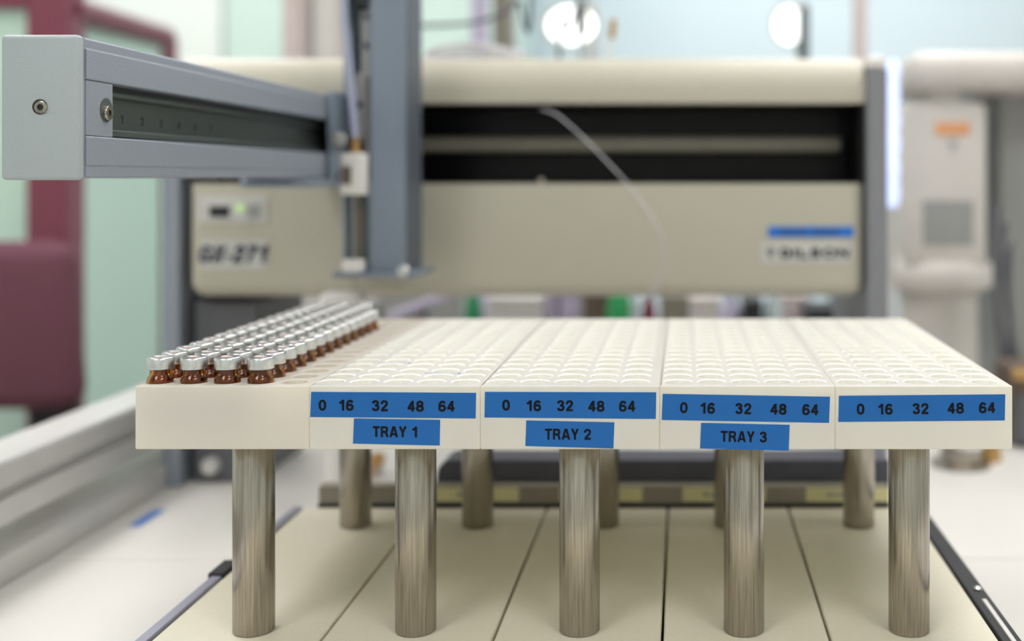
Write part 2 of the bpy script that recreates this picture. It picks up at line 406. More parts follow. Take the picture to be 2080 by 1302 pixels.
# arm reaching towards the lens
AX1 = -.2587; AX0 = -.2934; AZ1 = CAMZ + .0616; AZ0 = CAMZ + .0003
GZ1, GZ0 = CAMZ + .0432, CAMZ + .0186
a = B()
prof = [(AX0, AZ0), (AX1 - .0012, AZ0), (AX1 - .0004, AZ0 + .0008), (AX1 - .0004, AZ0 + .0052), (AX1, AZ0 + .0058), (AX1, GZ0 - .0005), (AX1 - .0005, GZ0), (AX1 - .009, GZ0), (AX1 - .009, GZ0 - .003), (AX1 - .0135, GZ0 - .003),
        (AX1 - .0135, GZ1 + .003), (AX1 - .009, GZ1 + .003), (AX1 - .009, GZ1), (AX1 - .0005, GZ1), (AX1, GZ1 + .0005), (AX1, AZ1 - .0055), (AX1 - .0012, AZ1 - .0045), (AX1 - .0012, AZ1 - .001), (AX1 - .0022, AZ1), (AX0, AZ1)]
fa = [a.verts.new((x, .5052, z)) for x, z in prof]; fb = [a.verts.new((x, 1.0, z)) for x, z in prof]
a.faces.new(fa); a.faces.new(fb[::-1])
for k in range(len(fa)): q = (k + 1) % len(fa); a.faces.new((fa[k], fb[k], fb[q], fa[q]))
arm = obj('arm', a, 'grey', LH)
# end cap with rounded rim and a recessed socket screw
ca = box(B(), X(-1, .498), AX1 + .0002, .4985, .5034, CAMZ - .0006, CAMZ + .0618, .0018, 4)
obj('cap_rim', box(B(), AX0, AX1 - .0007, .5034, .5052, CAMZ + .0001, CAMZ + .0611), 'grey', arm)
cap = obj('end_cap', ca, 'cap', arm, smooth=40)
obj('recess', lathe(B(), [(0, 0), (.0031, 0), (.0033, .0001), (.0033, .00012), (0, .00012)], X(81, .4985), .4986, Z(217, .4985), 28, 'Y'), 'matblack', arm)
def socket(name, x, y, z, r, axis, parent, m='steel'):
    k = 6; o1 = obj(name, lathe(B(), [(r * .5, -.0002), (r * .5, .0008), (r * .88, .0008), (r, .0006), (r, -.0002)], x, y, z, 30, axis, close=True), m, parent, smooth=50)
    return o1
socket('socket_screw', X(84, .4985), .4984, Z(218, .4985), .0027, 'Y', arm)
gb = obj('groove_block', box(B(), AX1 - .009, AX1 - .0004, .5058, .5295, GZ0 + .0002, GZ1 - .0002, .0003, 1), 'grey', arm)
obj('recess', lathe(B(), [(0, .0001), (.0052, .0001), (.0054, .0003), (0, .0003)], AX1 - .0004, .5232, CAMZ + .0308, 32, 'X'), 'channel', arm)
obj('socket_screw', lathe(B(), [(.0014, .0003), (.0014, .0016), (.0031, .0016), (.0034, .0012), (.0034, .0003)], AX1 - .0004, .5236, CAMZ + .0296, 28, 'X', close=True), 'steel', arm, smooth=50)
obj('hex_socket', lathe(B(), [(0, .0003), (.0015, .0003), (.0015, .0009), (0, .0009)], AX1 - .0004, .5236, CAMZ + .0296, 6, 'X'), 'matblack', arm)
obj('hex_socket', lathe(B(), [(0, -.0002), (.0014, -.0002), (.0014, .0003), (0, .0003)], X(84, .4985), .4984, Z(218, .4985), 6, 'Y'), 'matblack', arm)
# channel lining: rail, toothed belt and a scale
ch = box(B(), AX1 - .0131, AX1 - .0105, .531, .95, GZ0 - .001, GZ1 + .001)
obj('channel_lining', ch, 'channel', arm)
ch = box(B(), AX1 - .0105, AX1 - .0062, .531, .95, GZ1 - .0052, GZ1 - .0028, .0006, 2); box(ch, AX1 - .0105, AX1 - .0062, .531, .95, GZ0 + .0010, GZ0 + .0042, .0006, 2)
obj('channel_rail', ch, 'channel', arm)
sc_ = B()
for k, c in enumerate('1 1 2 3 4 6 7'.split()):
    tt = text_bm(c, .0042, .16)
    bmesh.ops.rotate(tt, verts=tt.verts, matrix=Matrix.Rotation(math.pi / 2, 3, 'Z'))
    bmesh.ops.translate(tt, verts=tt.verts, vec=(AX1 - .0104, .538 + .021 * k, CAMZ + .0285)); join(sc_, tt)
obj('scale_numbers', sc_, 'matblack', arm)
# carriage
cg = box(B(), AX0 - .004, -.2532, .782, .874, AZ0 - .0062, AZ0 - .0004, .001)
box(cg, AX1 + .0004, -.2532, .845, .925, AZ0 - .0002, AZ1 + .002, .001)
obj('carriage', cg, 'column', LH)
obj('carriage_fitting', lathe(B(), [(0, 0), (.005, 0), (.0055, .001), (.0055, .004), (.004, .0055), (0, .0055)], X(686, .84), .8452, Z(284, .84), 24, 'Y'), 'midgrey', LH, smooth=40)

# probe column
d = .87
CX0, CX1 = X(697, d), X(821, d)
zb = Z(559, d); zt = CAMZ + .30
PC = B()
box(PC, CX0, CX1, .886, .927, zb, zt, .001)
box(PC, X(747, d), CX1, .870, .8862, zb, zt, .002)
box(PC, CX0, X(704, d), .870, .8862, zb, zt, .001)
pc = obj('probe_column', PC, 'column', LH)
obj('edge_trim', box(B(), CX1 - .0035, CX1 + .0004, .8694, .874, zb, zt, .0008), 'column', pc)
obj('side_panel', box(B(), CX1 - .0005, CX1 + .0006, .8765, .9262, zb + .003, zt - .003, .0003, 1), 'columnshade', pc)  # thin added sheet, its darker colour gives the column side its shade
obj('dark_slot', box(B(), X(717, d), X(736, d), .884, .8862, Z(150, d), zt), 'matblack', pc)
ms = box(B(), X(730, d), X(747, d), .874, .8862, Z(160, d), Z(18, d), .0005); 
obj('slide_bar', ms, 'midgrey', pc)
obj('slide_bar', box(B(), X(719, d), X(741, d), .872, .8862, Z(285, d), Z(148, d), .001), 'midgrey', pc)
obj('dark_slot', box(B(), X(742, d), X(754, d), .8692, .872, Z(365, d), Z(155, d)), 'darkgrey', pc)
for py in (92, 178, 213, 33):
    obj('hole', lathe(B(), [(0, 0), (.0028, 0), (.0028, .0006), (0, .0006)], X(744 if py != 213 else 728, d), .8735 if py != 213 else .8718, Z(py, d), 18, 'Y'), 'matblack', pc)
obj('motor_block', box(B(), X(722, d), X(750, d), .868, .8862, Z(14, d), Z(-60, d), .001), 'matblack', pc)
tb = tube(B(), [(X(699, d), .866, zt - .02), (X(702, d), .866, Z(0, d)), (X(708, d), .865, Z(80, d)), (X(717, d), .865, Z(180, d)), (X(724, d), .866, Z(280, d))], .0032, 12)
obj('tubing', tb, 'tube_lilac', pc, smooth=60)
obj('brass_fitting', lathe(B(), [(0, 0), (.0045, 0), (.0045, .006), (.0034, .0065), (.0034, .011), (0, .011)], X(724, d), .866, Z(311, d), 20), 'brass', pc, smooth=40)
tg = box(B(), X(698, d), X(749, d), .860, .872, Z(396, d), Z(311, d), .0016, 2)
pt = obj('probe_holder', tg, 'white', pc, smooth=40)
obj('window', box(B(), X(703, d), X(721, d), .8588, .861, Z(374, d), Z(338, d)), 'brown', pc)
obj('probe', cyl(B(), X(722, d), .866, Z(592, d), Z(396, d), .0011, 14), 'steel', pc, smooth=50)
obj('guide_strip', box(B(), X(716, d), X(733, d), .883, .8862, Z(548, d), Z(396, d), .0005), 'taupe', pc)
obj('probe_foot', box(B(), X(701, d), X(743, d), .860, .872, Z(551, d), Z(526, d), .0016, 2), 'white', pc)
obj('foot_plate', box(B(), X(681, d), X(850, d), .862, .93, Z(563, d), Z(552, d), .0008), 'column', pc)
obj('foot_screw', lathe(B(), [(0, 0), (.0045, 0), (.0045, .003), (.003, .004), (0, .004)], X(824, d), .865, Z(549, d), 20, 'Y'), 'crimp', pc)

# ------------------------------------------------------------------ five vial racks on posts
RT = CAMZ - .0915; RB = CAMZ - .1196
RY_0, RY_1 = .514, .761
PX = .01512; PY = .01512; YF = .5248
edges = [-.2418, -.16475, -.0893, -.0100, .0675, .1459]
firsts = [-.2353, -.1583, -.0815, -.0020, .0758]
HR = .0060; HD = .0208; NS = 24
def sq(k):
    a = 2 * math.pi * k / NS; c, s_ = math.cos(a), math.sin(a); m = max(abs(c), abs(s_)); return c / m, s_ / m
def rack_body(x0, x1, fx):
    bm = B(); hx, hy = PX / 2, PY / 2; cache = {}
    def V(x, y, z):
        key = (round(x * 1e6), round(y * 1e6), round(z * 1e6))
        if key not in cache: cache[key] = bm.verts.new((x, y, z))
        return cache[key]
    gx0, gx1 = fx - hx, fx + 4.5 * PX
    gx0c, gx1c = max(gx0, x0 + .0003), min(gx1, x1 - .0003)
    gy0, gy1 = YF - hy, YF + 15.5 * PY
    bx, by = set(), set()
    for i in range(5):
        cx = fx + i * PX
        for j in range(16):
            cy = YF + j * PY
            o = []; c = []; b = []; cc = []
            for k in range(NS):
                u, v = sq(k); ox = min(max(cx + u * hx, gx0c), gx1c); oy = cy + v * hy
                o.append(V(ox, oy, RT))
                an = 2 * math.pi * k / NS; ca_, sa = math.cos(an), math.sin(an)
                cc.append(V(cx + (HR + .0006) * ca_, cy + (HR + .0006) * sa, RT))
                c.append(V(cx + HR * ca_, cy + HR * sa, RT - .0003)); b.append(V(cx + HR * .98 * ca_, cy + HR * .98 * sa, RT - HD))
                if j in (0, 15) : bx.add(round(ox, 7))
                if i in (0, 4): by.add(round(oy, 7))
            for k in range(NS):
                q = (k + 1) % NS
                bm.faces.new((o[k], o[q], cc[q], cc[k])); bm.faces.new((cc[k], cc[q], c[q], c[k])).material_index = 1; bm.faces.new((c[k], c[q], b[q], b[k])).material_index = 1
            bm.faces.new(b).material_index = 1
    # border strips out to the block's rim, then the outer shell
    rim = [v for v in cache.values() if abs(v.co.z - RT) < 1e-6 and (abs(v.co.x - gx0c) < 1e-6 or abs(v.co.x - gx1c) < 1e-6 or abs(v.co.y - gy0) < 1e-6 or abs(v.co.y - gy1) < 1e-6)]
    bm.edges.ensure_lookup_table()
    be = [e for e in bm.edges if len(e.link_faces) == 1]
    r = bmesh.ops.extrude_edge_only(bm, edges=be)
    for v in [g for g in r['geom'] if isinstance(g, bmesh.types.BMVert)]:
        if abs(v.co.x - gx0c) < 1e-6: v.co.x = x0
        elif abs(v.co.x - gx1c) < 1e-6: v.co.x = x1
        if abs(v.co.y - gy0) < 1e-6: v.co.y = RY_0
        elif abs(v.co.y - gy1) < 1e-6: v.co.y = RY_1
    be = [e for e in bm.edges if len(e.link_faces) == 1]
    r = bmesh.ops.extrude_edge_only(bm, edges=be)
    for v in [g for g in r['geom'] if isinstance(g, bmesh.types.BMVert)]: v.co.z = RB
    be = [e for e in bm.edges if len(e.link_faces) == 1]
    bmesh.ops.holes_fill(bm, edges=be, sides=0)
    bm.normal_update()
    es = [e for e in bm.edges if all(abs(v.co.x - x0) < 1e-6 or abs(v.co.x - x1) < 1e-6 or abs(v.co.y - RY_0) < 1e-6 or abs(v.co.y - RY_1) < 1e-6 for v in e.verts) and e.calc_face_angle(0) > 1.2]
    bmesh.ops.bevel(bm, geom=es, offset=.0006, segments=2, profile=.5, affect='EDGES')
    return bm
LAB = [None,
       dict(strip=[(632, 796), (967, 798), (966, 850), (630, 847)], nums=[(655, 823), (703, 823), (772, 824), (844, 825), (907, 825)],
            name='TRAY 1', tag=[(719, 850), (894, 853), (893, 905), (717, 901)], nc=(803, 877)),
       dict(strip=[(985, 796), (1333, 797), (1332, 851), (984, 848)], nums=[(1028, 823), (1084, 824), (1148, 824), (1211, 825), (1274, 825)],
            name='TRAY 2', tag=[(1069, 854), (1248, 858), (1246, 911), (1067, 906)], nc=(1154, 882)),
       dict(strip=[(1346, 800), (1686, 806), (1684, 859), (1344, 853)], nums=[(1389, 828), (1437, 829), (1510, 830), (1581, 831), (1646, 832)],
            name='TRAY 3', tag=[(1424, 859), (1604, 863), (1602, 915.5), (1422, 911)], nc=(1511, 887)),
       dict(strip=[(1704, 804), (2042, 801), (2041, 854), (1703, 857)], nums=[(1748, 831), (1798, 831), (1870, 830), (1941, 829), (2005, 828)], name=None)]
rack_labels = ['milky plastic rack at the far left, holding the amber vials, without any blue label',
               'empty milky plastic rack whose small blue label reads TRAY 1',
               'empty milky plastic rack whose small blue label reads TRAY 2',
               'empty milky plastic rack whose small blue label reads TRAY 3',
               'empty milky plastic rack at the right end with only the numbered blue strip']
post_x = [-.1990, -.1238, -.0477, .0286, .1053]
for k in range(5):
    x0, x1 = edges[k] + .00004, edges[k + 1] - .00004
    rk = thing('vial_rack', ((x0 + x1) / 2, .6375, DECK), rack_labels[k], 'vial rack', 'milky plastic vial racks on steel posts')
    rb_ = obj('rack_body', rack_body(x0, x1, firsts[k]), 'rack_amber_lit' if k == 0 else 'rack', rk)
    rb_.data.materials.append(M['rack_amber_lit' if k == 0 else 'well'])
    for yy in (.5405, .704):
        obj('post', cyl(B(), post_x[k] + (0 if yy < .6 else (.0014 if k in (0, 4) else 0)), yy, DECK + .0001, RB + .0001, .0094, 40, .0005), 'steel', rk, smooth=50)
    L = LAB[k]
    if not L: continue
    if k == 1:
        for (ax, bx_, yy) in ((-.1206, -.1046, .5476), (-.1505, -.1350, .5778)):
            pm_ = box(B(), ax, bx_, yy - .00015, yy + .00015, RT, RT + .00006); box(pm_, bx_ - .0006, bx_ + .0003, yy - .0022, yy + .0004, RT, RT + .00008); box(pm_, ax - .0002, ax + .0002, yy - .0012, yy, RT, RT + .00008)
            obj('pen_mark', pm_, 'bluetape', rk)
    df = .5138
    st = obj('number_strip', quadplate(B(), [(X(a, df), Z(b, df), df) for a, b in L['strip']], .0002), 'blue', rk)
    tl = math.atan2(L['strip'][1][1] - L['strip'][0][1], L['strip'][1][0] - L['strip'][0][0])
    t_ = B()
    for s, (a, b) in zip(('0', '16', '32', '48', '64'), L['nums']): text_at(t_, s, a, b, df, 22, .215, 0, .98, tl)
    obj('lettering', t_, 'ink', st)
    if L['name']:
        nt_ = obj('name_label', quadplate(B(), [(X(a, df), Z(b, df), df) for a, b in L['tag']], .0002), 'blue', rk)
        t_ = B(); text_at(t_, L['name'], L['nc'][0], L['nc'][1], df, 22, .2, 0, .95, tl, spacing=.1)
        obj('lettering', t_, 'ink', nt_)

# ------------------------------------------------------------------ vials
def vial_meshes():
    b = .0205                      # depth sunk in the hole; local z = 0 is the rack's top
    out = [(0, -b + .0004), (.0050, -b + .0004), (.0056, -b + .0012), (.0056, -.0003), (.00575, .0008), (.0056, .0016), (.0050, .0026), (.0046, .0031), (.0044, .0038), (.0044, .0062), (.0043, .0068)]
    inn = [(.0028, .0068), (.0030, .0040), (.0034, .0030), (.0045, .0014), (.0047, .0004), (.0047, -b + .002), (0, -b + .0016)]
    body = B(); lathe(body, out + inn, n=32)
    cap_ = B(); lathe(cap_, [(.0044, .0060), (.0053, .0058), (.0058, .0061), (.00585, .0066), (.00575, .0070), (.00585, .0074), (.00585, .0103), (.0056, .0110), (.0050, .0114), (.0030, .0114), (.0028, .0112), (.0028, .0108), (.0044, .0108)], n=32, close=True)
    se = B(); lathe(se, [(0, .0070), (.0027, .0070), (.0027, .0110), (.0024, .0111), (0, .0111)], n=24)
    return body, cap_, se
names = ['leftmost', 'second', 'third', 'rightmost']
ords = ['front', 'second', 'third', 'fourth', 'fifth', 'sixth', 'seventh', 'eighth', 'ninth', 'tenth', 'eleventh', 'twelfth', 'thirteenth', 'fourteenth', 'fifteenth', 'rearmost']
first = None
for i in range(4):
    for j in range(16 if i < 3 else 13):
        x = firsts[0] + i * PX + random.uniform(-.0001, .0001); y = YF + j * PY
        o_ = ords[j] if not (i == 3 and j == 12) else 'rearmost'
        lab = 'amber glass vial with silver crimp cap, %s one of the %s vial row running back' % (o_, names[i])
        if first is None:
            b_, c_, s_ = vial_meshes()
            first = thing('crimp_vial', (x, y, RT), lab, 'vial', 'amber vials in the left rack')
            for nm, q, mm, sm in (('bottle', b_, 'amber', 50), ('crimp_cap', c_, 'crimp', 50), ('septum', s_, 'septum', 50)):
                bmesh.ops.translate(q, verts=q.verts, vec=(x, y, RT)); obj(nm, q, mm, first, smooth=sm)
            kids = list(first.children)
        else:
            r = first.copy(); col.objects.link(r); r.location = (x, y, RT); r['label'] = lab
            r.rotation_euler = (0, 0, random.uniform(0, 6.28))
            for c in kids:
                q = c.copy(); col.objects.link(q); q.parent = r

# ------------------------------------------------------------------ around the deck
d = .9
rs = thing('rinse_station', (X(676, d), d, BASE), 'white plastic rinse post with block head behind the far end of the vials', 'rinse station')
obj('post', cyl(B(), X(676, d), d, BASE, Z(622, d), .0056, 24, .0005), 'white', rs, smooth=40)
obj('head', box(B(), X(658, d), X(742, d), d - .012, d + .012, Z(622, d), Z(594, d), .003, 3), 'white', rs, smooth=40)
d = .96
tag(obj('tape_strip', box(B(), -.4045, -.3965, .850, .892, BASE + .00005, BASE + .0004), 'bluetape', origin=(-.40, .87, BASE)), 'short strip of bright blue tape on the pale plate at left', 'tape')
d = .972
pm = thing('pump_module', (X(452, d), d + .06, BASE), 'dark grey box with a small knob behind the left vials, under the housing', 'pump module')
obj('case', box(B(), X(392, d), X(522, d), d, d + .12, BASE, Z(612, d), .003), 'darkgrey', pm)
obj('knob', lathe(B(), [(0, 0), (.007, 0), (.0075, .006), (.006, .009), (0, .009)], X(432, d), d, Z(944, d), 20, 'Y'), 'alu', pm, smooth=40)
d = .99
bv = thing('brass_valve', (X(762, d), d, BASE), 'small brass valve with two stubs on the pale plate behind the posts', 'valve')
obj('stem', cyl(B(), X(750, d), d, BASE, Z(944, d), .004, 18), 'orange', bv, smooth=40)
obj('body', lathe(B(), [(0, 0), (.006, 0), (.006, .012), (0, .012)], X(770, d), d, Z(930, d), 20, 'Y'), 'brass', bv, smooth=40)
obj('bracket', box(B(), X(744, d), X(776, d), d + .0, d + .006, BASE, Z(926, d), .001), 'panelgrey', bv)
d = 1.03
nb_ = thing('round_fixture', (X(1952, d), d, BASE), 'round metal fixture on the pale plate under the right rack corner', 'fixture')
obj('ring', lathe(B(), [(0, 0), (.026, 0), (.026, .004), (.018, .006), (.018, .016), (0, .016)], X(1952, d), d, BASE, 28), 'steel', nb_, smooth=40)
obj('dome', lathe(B(), [(0, .027), (.006, .026), (.011, .022), (.012, .016), (0, .016)][::-1], X(1968, d), d, BASE, 24), 'white', nb_, smooth=60)
tag(obj('bottle_stopper', lathe(B(), [(0, 0), (.010, 0), (.008, .02), (0, .02)], X(2012, 1.05), 1.05, BASE, 20), 'tan', origin=(X(2012, 1.05), 1.05, BASE), smooth=40), 'tan rubber stopper on the pale plate beside the round metal fixture', 'stopper')
# thin tubing hanging in front of the housing
d = .90
ct = [(1097, 222, .955), (1108, 224, .945), (1135, 236, .93), (1180, 275, .92), (1235, 330, .91), (1290, 392, .905), (1335, 460, .9), (1350, 520, .9), (1335, 575, .9), (1300, 625, .9), (1284, 700, .9), (1275, 820, .9)]
pts = [(X(a, dd), dd, Z(b, dd)) for a, b, dd in ct] + [(X(1275, .9), .9, BASE + .001)]
tag(obj('capillary_tube', tube(B(), pts, .0006, 8), 'tube', origin=pts[-1], smooth=60), 'thin clear tube looping down in front of the beige housing', 'tube')
# enclosure profiles running back at left
for nm, x1, zt_, h, wd, lb in (('upper', -.431, CAMZ - .180, .040, .040, 'upper silver aluminium profile running back along the left side'), ('lower', -.425, CAMZ - .235, .065, .045, 'lower silver aluminium profile lying along the left edge of the plate')):
    f = B(); x0 = x1 - wd; z0 = zt_ - h; g = .004; zc = (zt_ + z0) / 2
    prof = [(x0, z0), (x1, z0), (x1, zc - g), (x1 - .006, zc - g), (x1 - .006, zc + g), (x1, zc + g), (x1, zt_ - .002), (x1 - .002, zt_), (x0, zt_)]
    fa = [f.verts.new((x, .2, z)) for x, z in prof]; fb = [f.verts.new((x, 1.3, z)) for x, z in prof]
    f.faces.new(fa); f.faces.new(fb[::-1])
    for k in range(len(fa)): q = (k + 1) % len(fa); f.faces.new((fa[k], fb[k], fb[q], fa[q]))
    if nm == 'upper':
        fr = thing('frame_profile', (x1 - wd / 2, .75, CAMZ - .235), lb, 'aluminium profile', 'enclosure profiles at left')
        obj('profile', f, 'alu', fr)
        for yy in (.22, 1.27):
            obj('foot', box(B(), x0 + .01, x1 - .012, yy, yy + .02, CAMZ - .235, z0, .001), 'alu', fr)
    else: tag(obj('frame_profile', f, 'alu', origin=(x1 - wd / 2, .75, BT)), lb, 'aluminium profile', 'enclosure profiles at left')
# tubing coil and things on top of the housing
c = B()
for k in range(3):
    pts = [(X(965, 1.05) + (.046 - .002 * k) * math.cos(a * math.pi / 8), 1.055 + .05 * math.sin(a * math.pi / 8), ytop + .0045 + .0044 * k + .002 * math.sin(a + k)) for a in range(16)]
    tube(c, pts, .0022, 8, 4, True)
tag(obj('tubing_coil', c, 'tube', origin=(X(965, 1.05), 1.055, ytop), smooth=60), 'coil of clear tubing lying on top of the beige housing', 'tubing')
d = 1.08
pr = thing('probe_stand', (X(1240, d), d, ytop), 'slim white stick with tan tip standing on the beige housing', 'probe')
obj('rod', cyl(B(), X(1237, d), d, ytop, Z(76, d), .0016, 12), 'white', pr)
obj('tip', box(B(), X(1238, d), X(1251, d), d - .003, d + .003, Z(78, d), Z(40, d), .0008, rot=('Y', .12)), 'tan', pr)

# ------------------------------------------------------------------ clutter on the bench behind
def bottle(px, d, r, top, m, capm, label, cat='bottle', name='bottle'):
    x = X(px, d); t = thing(name, (x, d, BT), label, cat, 'bottles behind the robot'); z1 = Z(top, d)
    h = z1 - BT
    obj('body', lathe(B(), [(0, 0), (r * .95, 0), (r, .003), (r, h * .72), (r * .8, h * .82), (r * .42, h * .88), (r * .42, h * .92), (0, h * .92)], x, d, BT, 28), m, t, smooth=40)
    obj('cap', lathe(B(), [(0, h * .9), (r * .5, h * .9), (r * .5, h), (0, h)], x, d, BT, 24), capm, t, smooth=40)
    return t
def carton(px0, px1, d, top, m, label, dep=.08, cat='box', name='carton', rot=None, lidm=None):
    x0, x1 = X(px0, d), X(px1, d); z1 = Z(top, d); t = thing(name, ((x0 + x1) / 2, d + dep / 2, BT), label, cat)
    obj('body', box(B(), x0, x1, d, d + dep, BT, z1 - .008, .002, rot=rot), m, t)
    obj('lid', box(B(), x0 - .001, x1 + .001, d - .001, d + dep + .001, z1 - .008, z1, .002), lidm or m, t)
    return t
bottle(530, 1.36, .0115, 560, 'white', 'white', 'slim white bottle behind the dark grey module')
bottle(582, 1.4, .0085, 570, 'maroon', 'maroon', 'slim maroon bottle beside the white one behind the module')
bottle(962, 1.45, .0115, 560, 'green', 'green', 'dark green bottle behind the rack under the housing')
carton(600, 760, 1.5, 590, 'panelgrey', 'pale grey carton behind the vial rows')
carton(775, 935, 1.5, 592, 'midgrey', 'mid grey case behind the slanted tray')
st = thing('slanted_tray', (X(850, 1.3), 1.35, BT), 'lilac grey tray leaning behind the racks', 'tray')
obj('tray', box(B(), X(770, 1.3), X(915, 1.3), 1.32, 1.40, Z(634, 1.3), Z(620, 1.3), .002, rot=('Y', -.36)), 'lilac', st)
obj('stand', box(B(), X(800, 1.3), X(845, 1.3), 1.34, 1.38, BT, Z(640, 1.3), .001), 'midgrey', st)
carton(990, 1100, 1.42, 604, 'panelgrey', 'pale grey carton right of the dark green bottle')
carton(1104, 1180, 1.46, 590, 'lilac', 'lilac grey carton behind the racks near the middle')
carton(1184, 1236, 1.4, 598, 'brown', 'dark brown case left of the bright green bottle', cat='case', name='instrument_case')
bottle(1258, 1.38, .0155, 545, 'green2', 'green2', 'bright green bottle near the foot of the hanging clear tube')
bottle(1290, 1.30, .006, 560, 'clear', 'white', 'small clear bottle in front of the bright green one')
bottle(1318, 1.4, .0100, 570, 'maroon', 'maroon', 'dark maroon bottle right of the bright green one')
carton(1340, 1400, 1.45, 600, 'taupe', 'taupe carton behind the racks')
carton(1402, 1462, 1.42, 604, 'offwhite', 'off white carton behind the racks')
bottle(1484, 1.4, .014, 570, 'lilac', 'lilac', 'lilac bottle behind the racks')
carton(1512, 1550, 1.36, 612, 'matblack', 'black power adaptor behind the racks', cat='adaptor', name='power_adaptor')
bottle(1572, 1.4, .0125, 560, 'clear', 'white', 'wide clear bottle behind the racks at right')
carton(1592, 1640, 1.46, 600, 'pinkgrey', 'pinkish carton behind the racks at right')
carton(1644, 1705, 1.38, 626, 'matblack', 'low black case behind the racks at right', cat='case', name='instrument_case')
carton(1700, 1765, 1.44, 598, 'darkgrey', 'dark grey case next to the grey side plate', cat='case', name='instrument_case')

# ------------------------------------------------------------------ white instrument at right
d = 1.3
wi = thing('white_instrument', (X(1940, d), d + .1, BT), 'tall off white instrument with orange label and rounded top behind the right side', 'laboratory instrument')
obj('top_cover', box(B(), X(1848, d), X(2330, d), d, d + .26, Z(180, d), Z(102, d), .018, 5), 'offwhite', wi, smooth=40)
obj('top_pillar', box(B(), X(1905, d), X(1965, d), d + .03, d + .12, Z(215, d), Z(175, d), .004), 'offwhite', wi)
obj('body', box(B(), X(1846, d), X(2016, d), d + .02, d + .22, Z(545, d), Z(205, d), .008, 3), 'offwhite', wi, smooth=40)
obj('back_column', box(B(), X(2030, d + .1), X(2260, d + .1), d + .1, d + .24, BT, Z(170, d), .004), 'midgrey', wi)
obj('orange_label', box(B(), X(1908, d), X(1978, d), d + .0185, d + .0201, Z(273, d), Z(247, d)), 'orange', wi)
lg = B(); lathe(lg, [(.0045, 0), (.0045, .001), (.002, .001), (.002, 0)], X(1944, d), d + .0201, Z(292, d), 20, 'Y', close=True)
box(lg, X(1941, d), X(1945, d), d + .0185, d + .0201, Z(308, d), Z(298, d)); obj('printed_mark', lg, 'midgrey', wi)
obj('recessed_panel', box(B(), X(1882, d), X(1986, d), d + .0182, d + .0202, Z(500, d), Z(408, d), .0008), 'midgrey', wi)
obj('shelf', lathe(B(), [(0, Z(603, d)), (.050, Z(603, d)), (.062, Z(590, d)), (.065, Z(570, d)), (.062, Z(545, d)), (.054, Z(532, d)), (0, Z(528, d))], X(1934, d), d + .07, 0, 36), 'offwhite', wi, smooth=40)
obj('lower_column', lathe(B(), [(0, 0), (.050, 0), (.047, .02), (.045, Z(600, d) - BT), (0, Z(600, d) - BT)], X(1934, d), d + .07, BT, 36), 'offwhite', wi, smooth=40)
# bright streak right of the housing; the emissive tube and its stand are added
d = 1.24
gs = thing('light_streak', (X(1812, d), d, BT), 'upright violet white streak of light between housing and off white instrument', 'light')
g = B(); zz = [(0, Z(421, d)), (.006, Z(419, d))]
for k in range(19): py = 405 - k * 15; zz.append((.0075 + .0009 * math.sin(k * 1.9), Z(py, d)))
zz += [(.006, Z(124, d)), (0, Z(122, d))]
obj('streak_body', lathe(g, zz, X(1812, d), d, 0, 20), 'strip', gs, smooth=60)
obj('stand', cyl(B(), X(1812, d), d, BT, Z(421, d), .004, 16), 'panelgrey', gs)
# dark cables and case at the right edge
d = 1.16
cb = B()
for k, (a, m_) in enumerate(((2052, 0), (2066, 10), (2082, -8))):
    pts = [(X(a + 10, d), d + .06, Z(420 + 40 * k, d)), (X(a, d), d + .05, Z(520, d)), (X(a + m_, d), d + .04, Z(640, d)), (X(a + 6, d), d + .03, Z(760, d)), (X(a + 20, d), d + .03, Z(870, d)), (X(a + 22, d), d + .03, BT + .006 if False else BASE + .006)]
    o_ = obj('cable', tube(B(), pts, .0045 - .0006 * k, 10), 'darkgrey', origin=pts[-1], smooth=60)
    tag(o_, ['leftmost', 'middle', 'rightmost'][k] + ' of the three dark cables hanging at the right edge', 'cable', 'dark cables at the right edge')
tc_ = thing('power_box', (X(2110, 1.12), 1.14, BASE), 'brown grey box with clips at the right edge beside the racks', 'box')
obj('case', box(B(), X(2046, 1.12), X(2190, 1.12), 1.10, 1.17, BASE, Z(742, 1.12), .004), 'brown', tc_)
obj('clip', box(B(), X(2052, 1.10), X(2110, 1.10), 1.09, 1.10, Z(770, 1.1), Z(748, 1.1), .002), 'tan', tc_)
obj('panel', box(B(), X(2060, 1.10), X(2150, 1.10), 1.094, 1.10, Z(900, 1.1), Z(800, 1.1), .002), 'darkgrey', tc_)

# ------------------------------------------------------------------ posts, lamps and wires in the background
for k, (px0, px1, d, m, lb) in enumerate(((572, 612, 1.62, 'pinkgrey', 'pinkish grey upright post, leftmost of the group left of the probe column'), (616, 640, 1.75, 'midgrey', 'narrow grey upright post left of the probe column'),
                                  (638, 664, 1.6, 'offwhite', 'off white upright post left of the probe column'), (668, 712, 1.7, 'offwhite', 'pale upright post right beside the probe column'),
                                  (956, 984, 1.7, 'lilac', 'pale lilac upright post right of the probe column'), (1000, 1040, 1.75, 'taupe', 'taupe upright post behind the tubing coil'),
                                  (1738, 1762, 1.7, 'pinkgrey', 'slim pinkish upright post above the housing right end'))):
    x0, x1 = X(px0, d), X(px1, d)
    f = B(); box(f, x0, x1, d, d + .035, BT, 2.3, .003)
    tag(obj('upright_post', f, m, origin=((x0 + x1) / 2, d + .0175, BT)), lb, 'post', 'upright posts behind the robot')
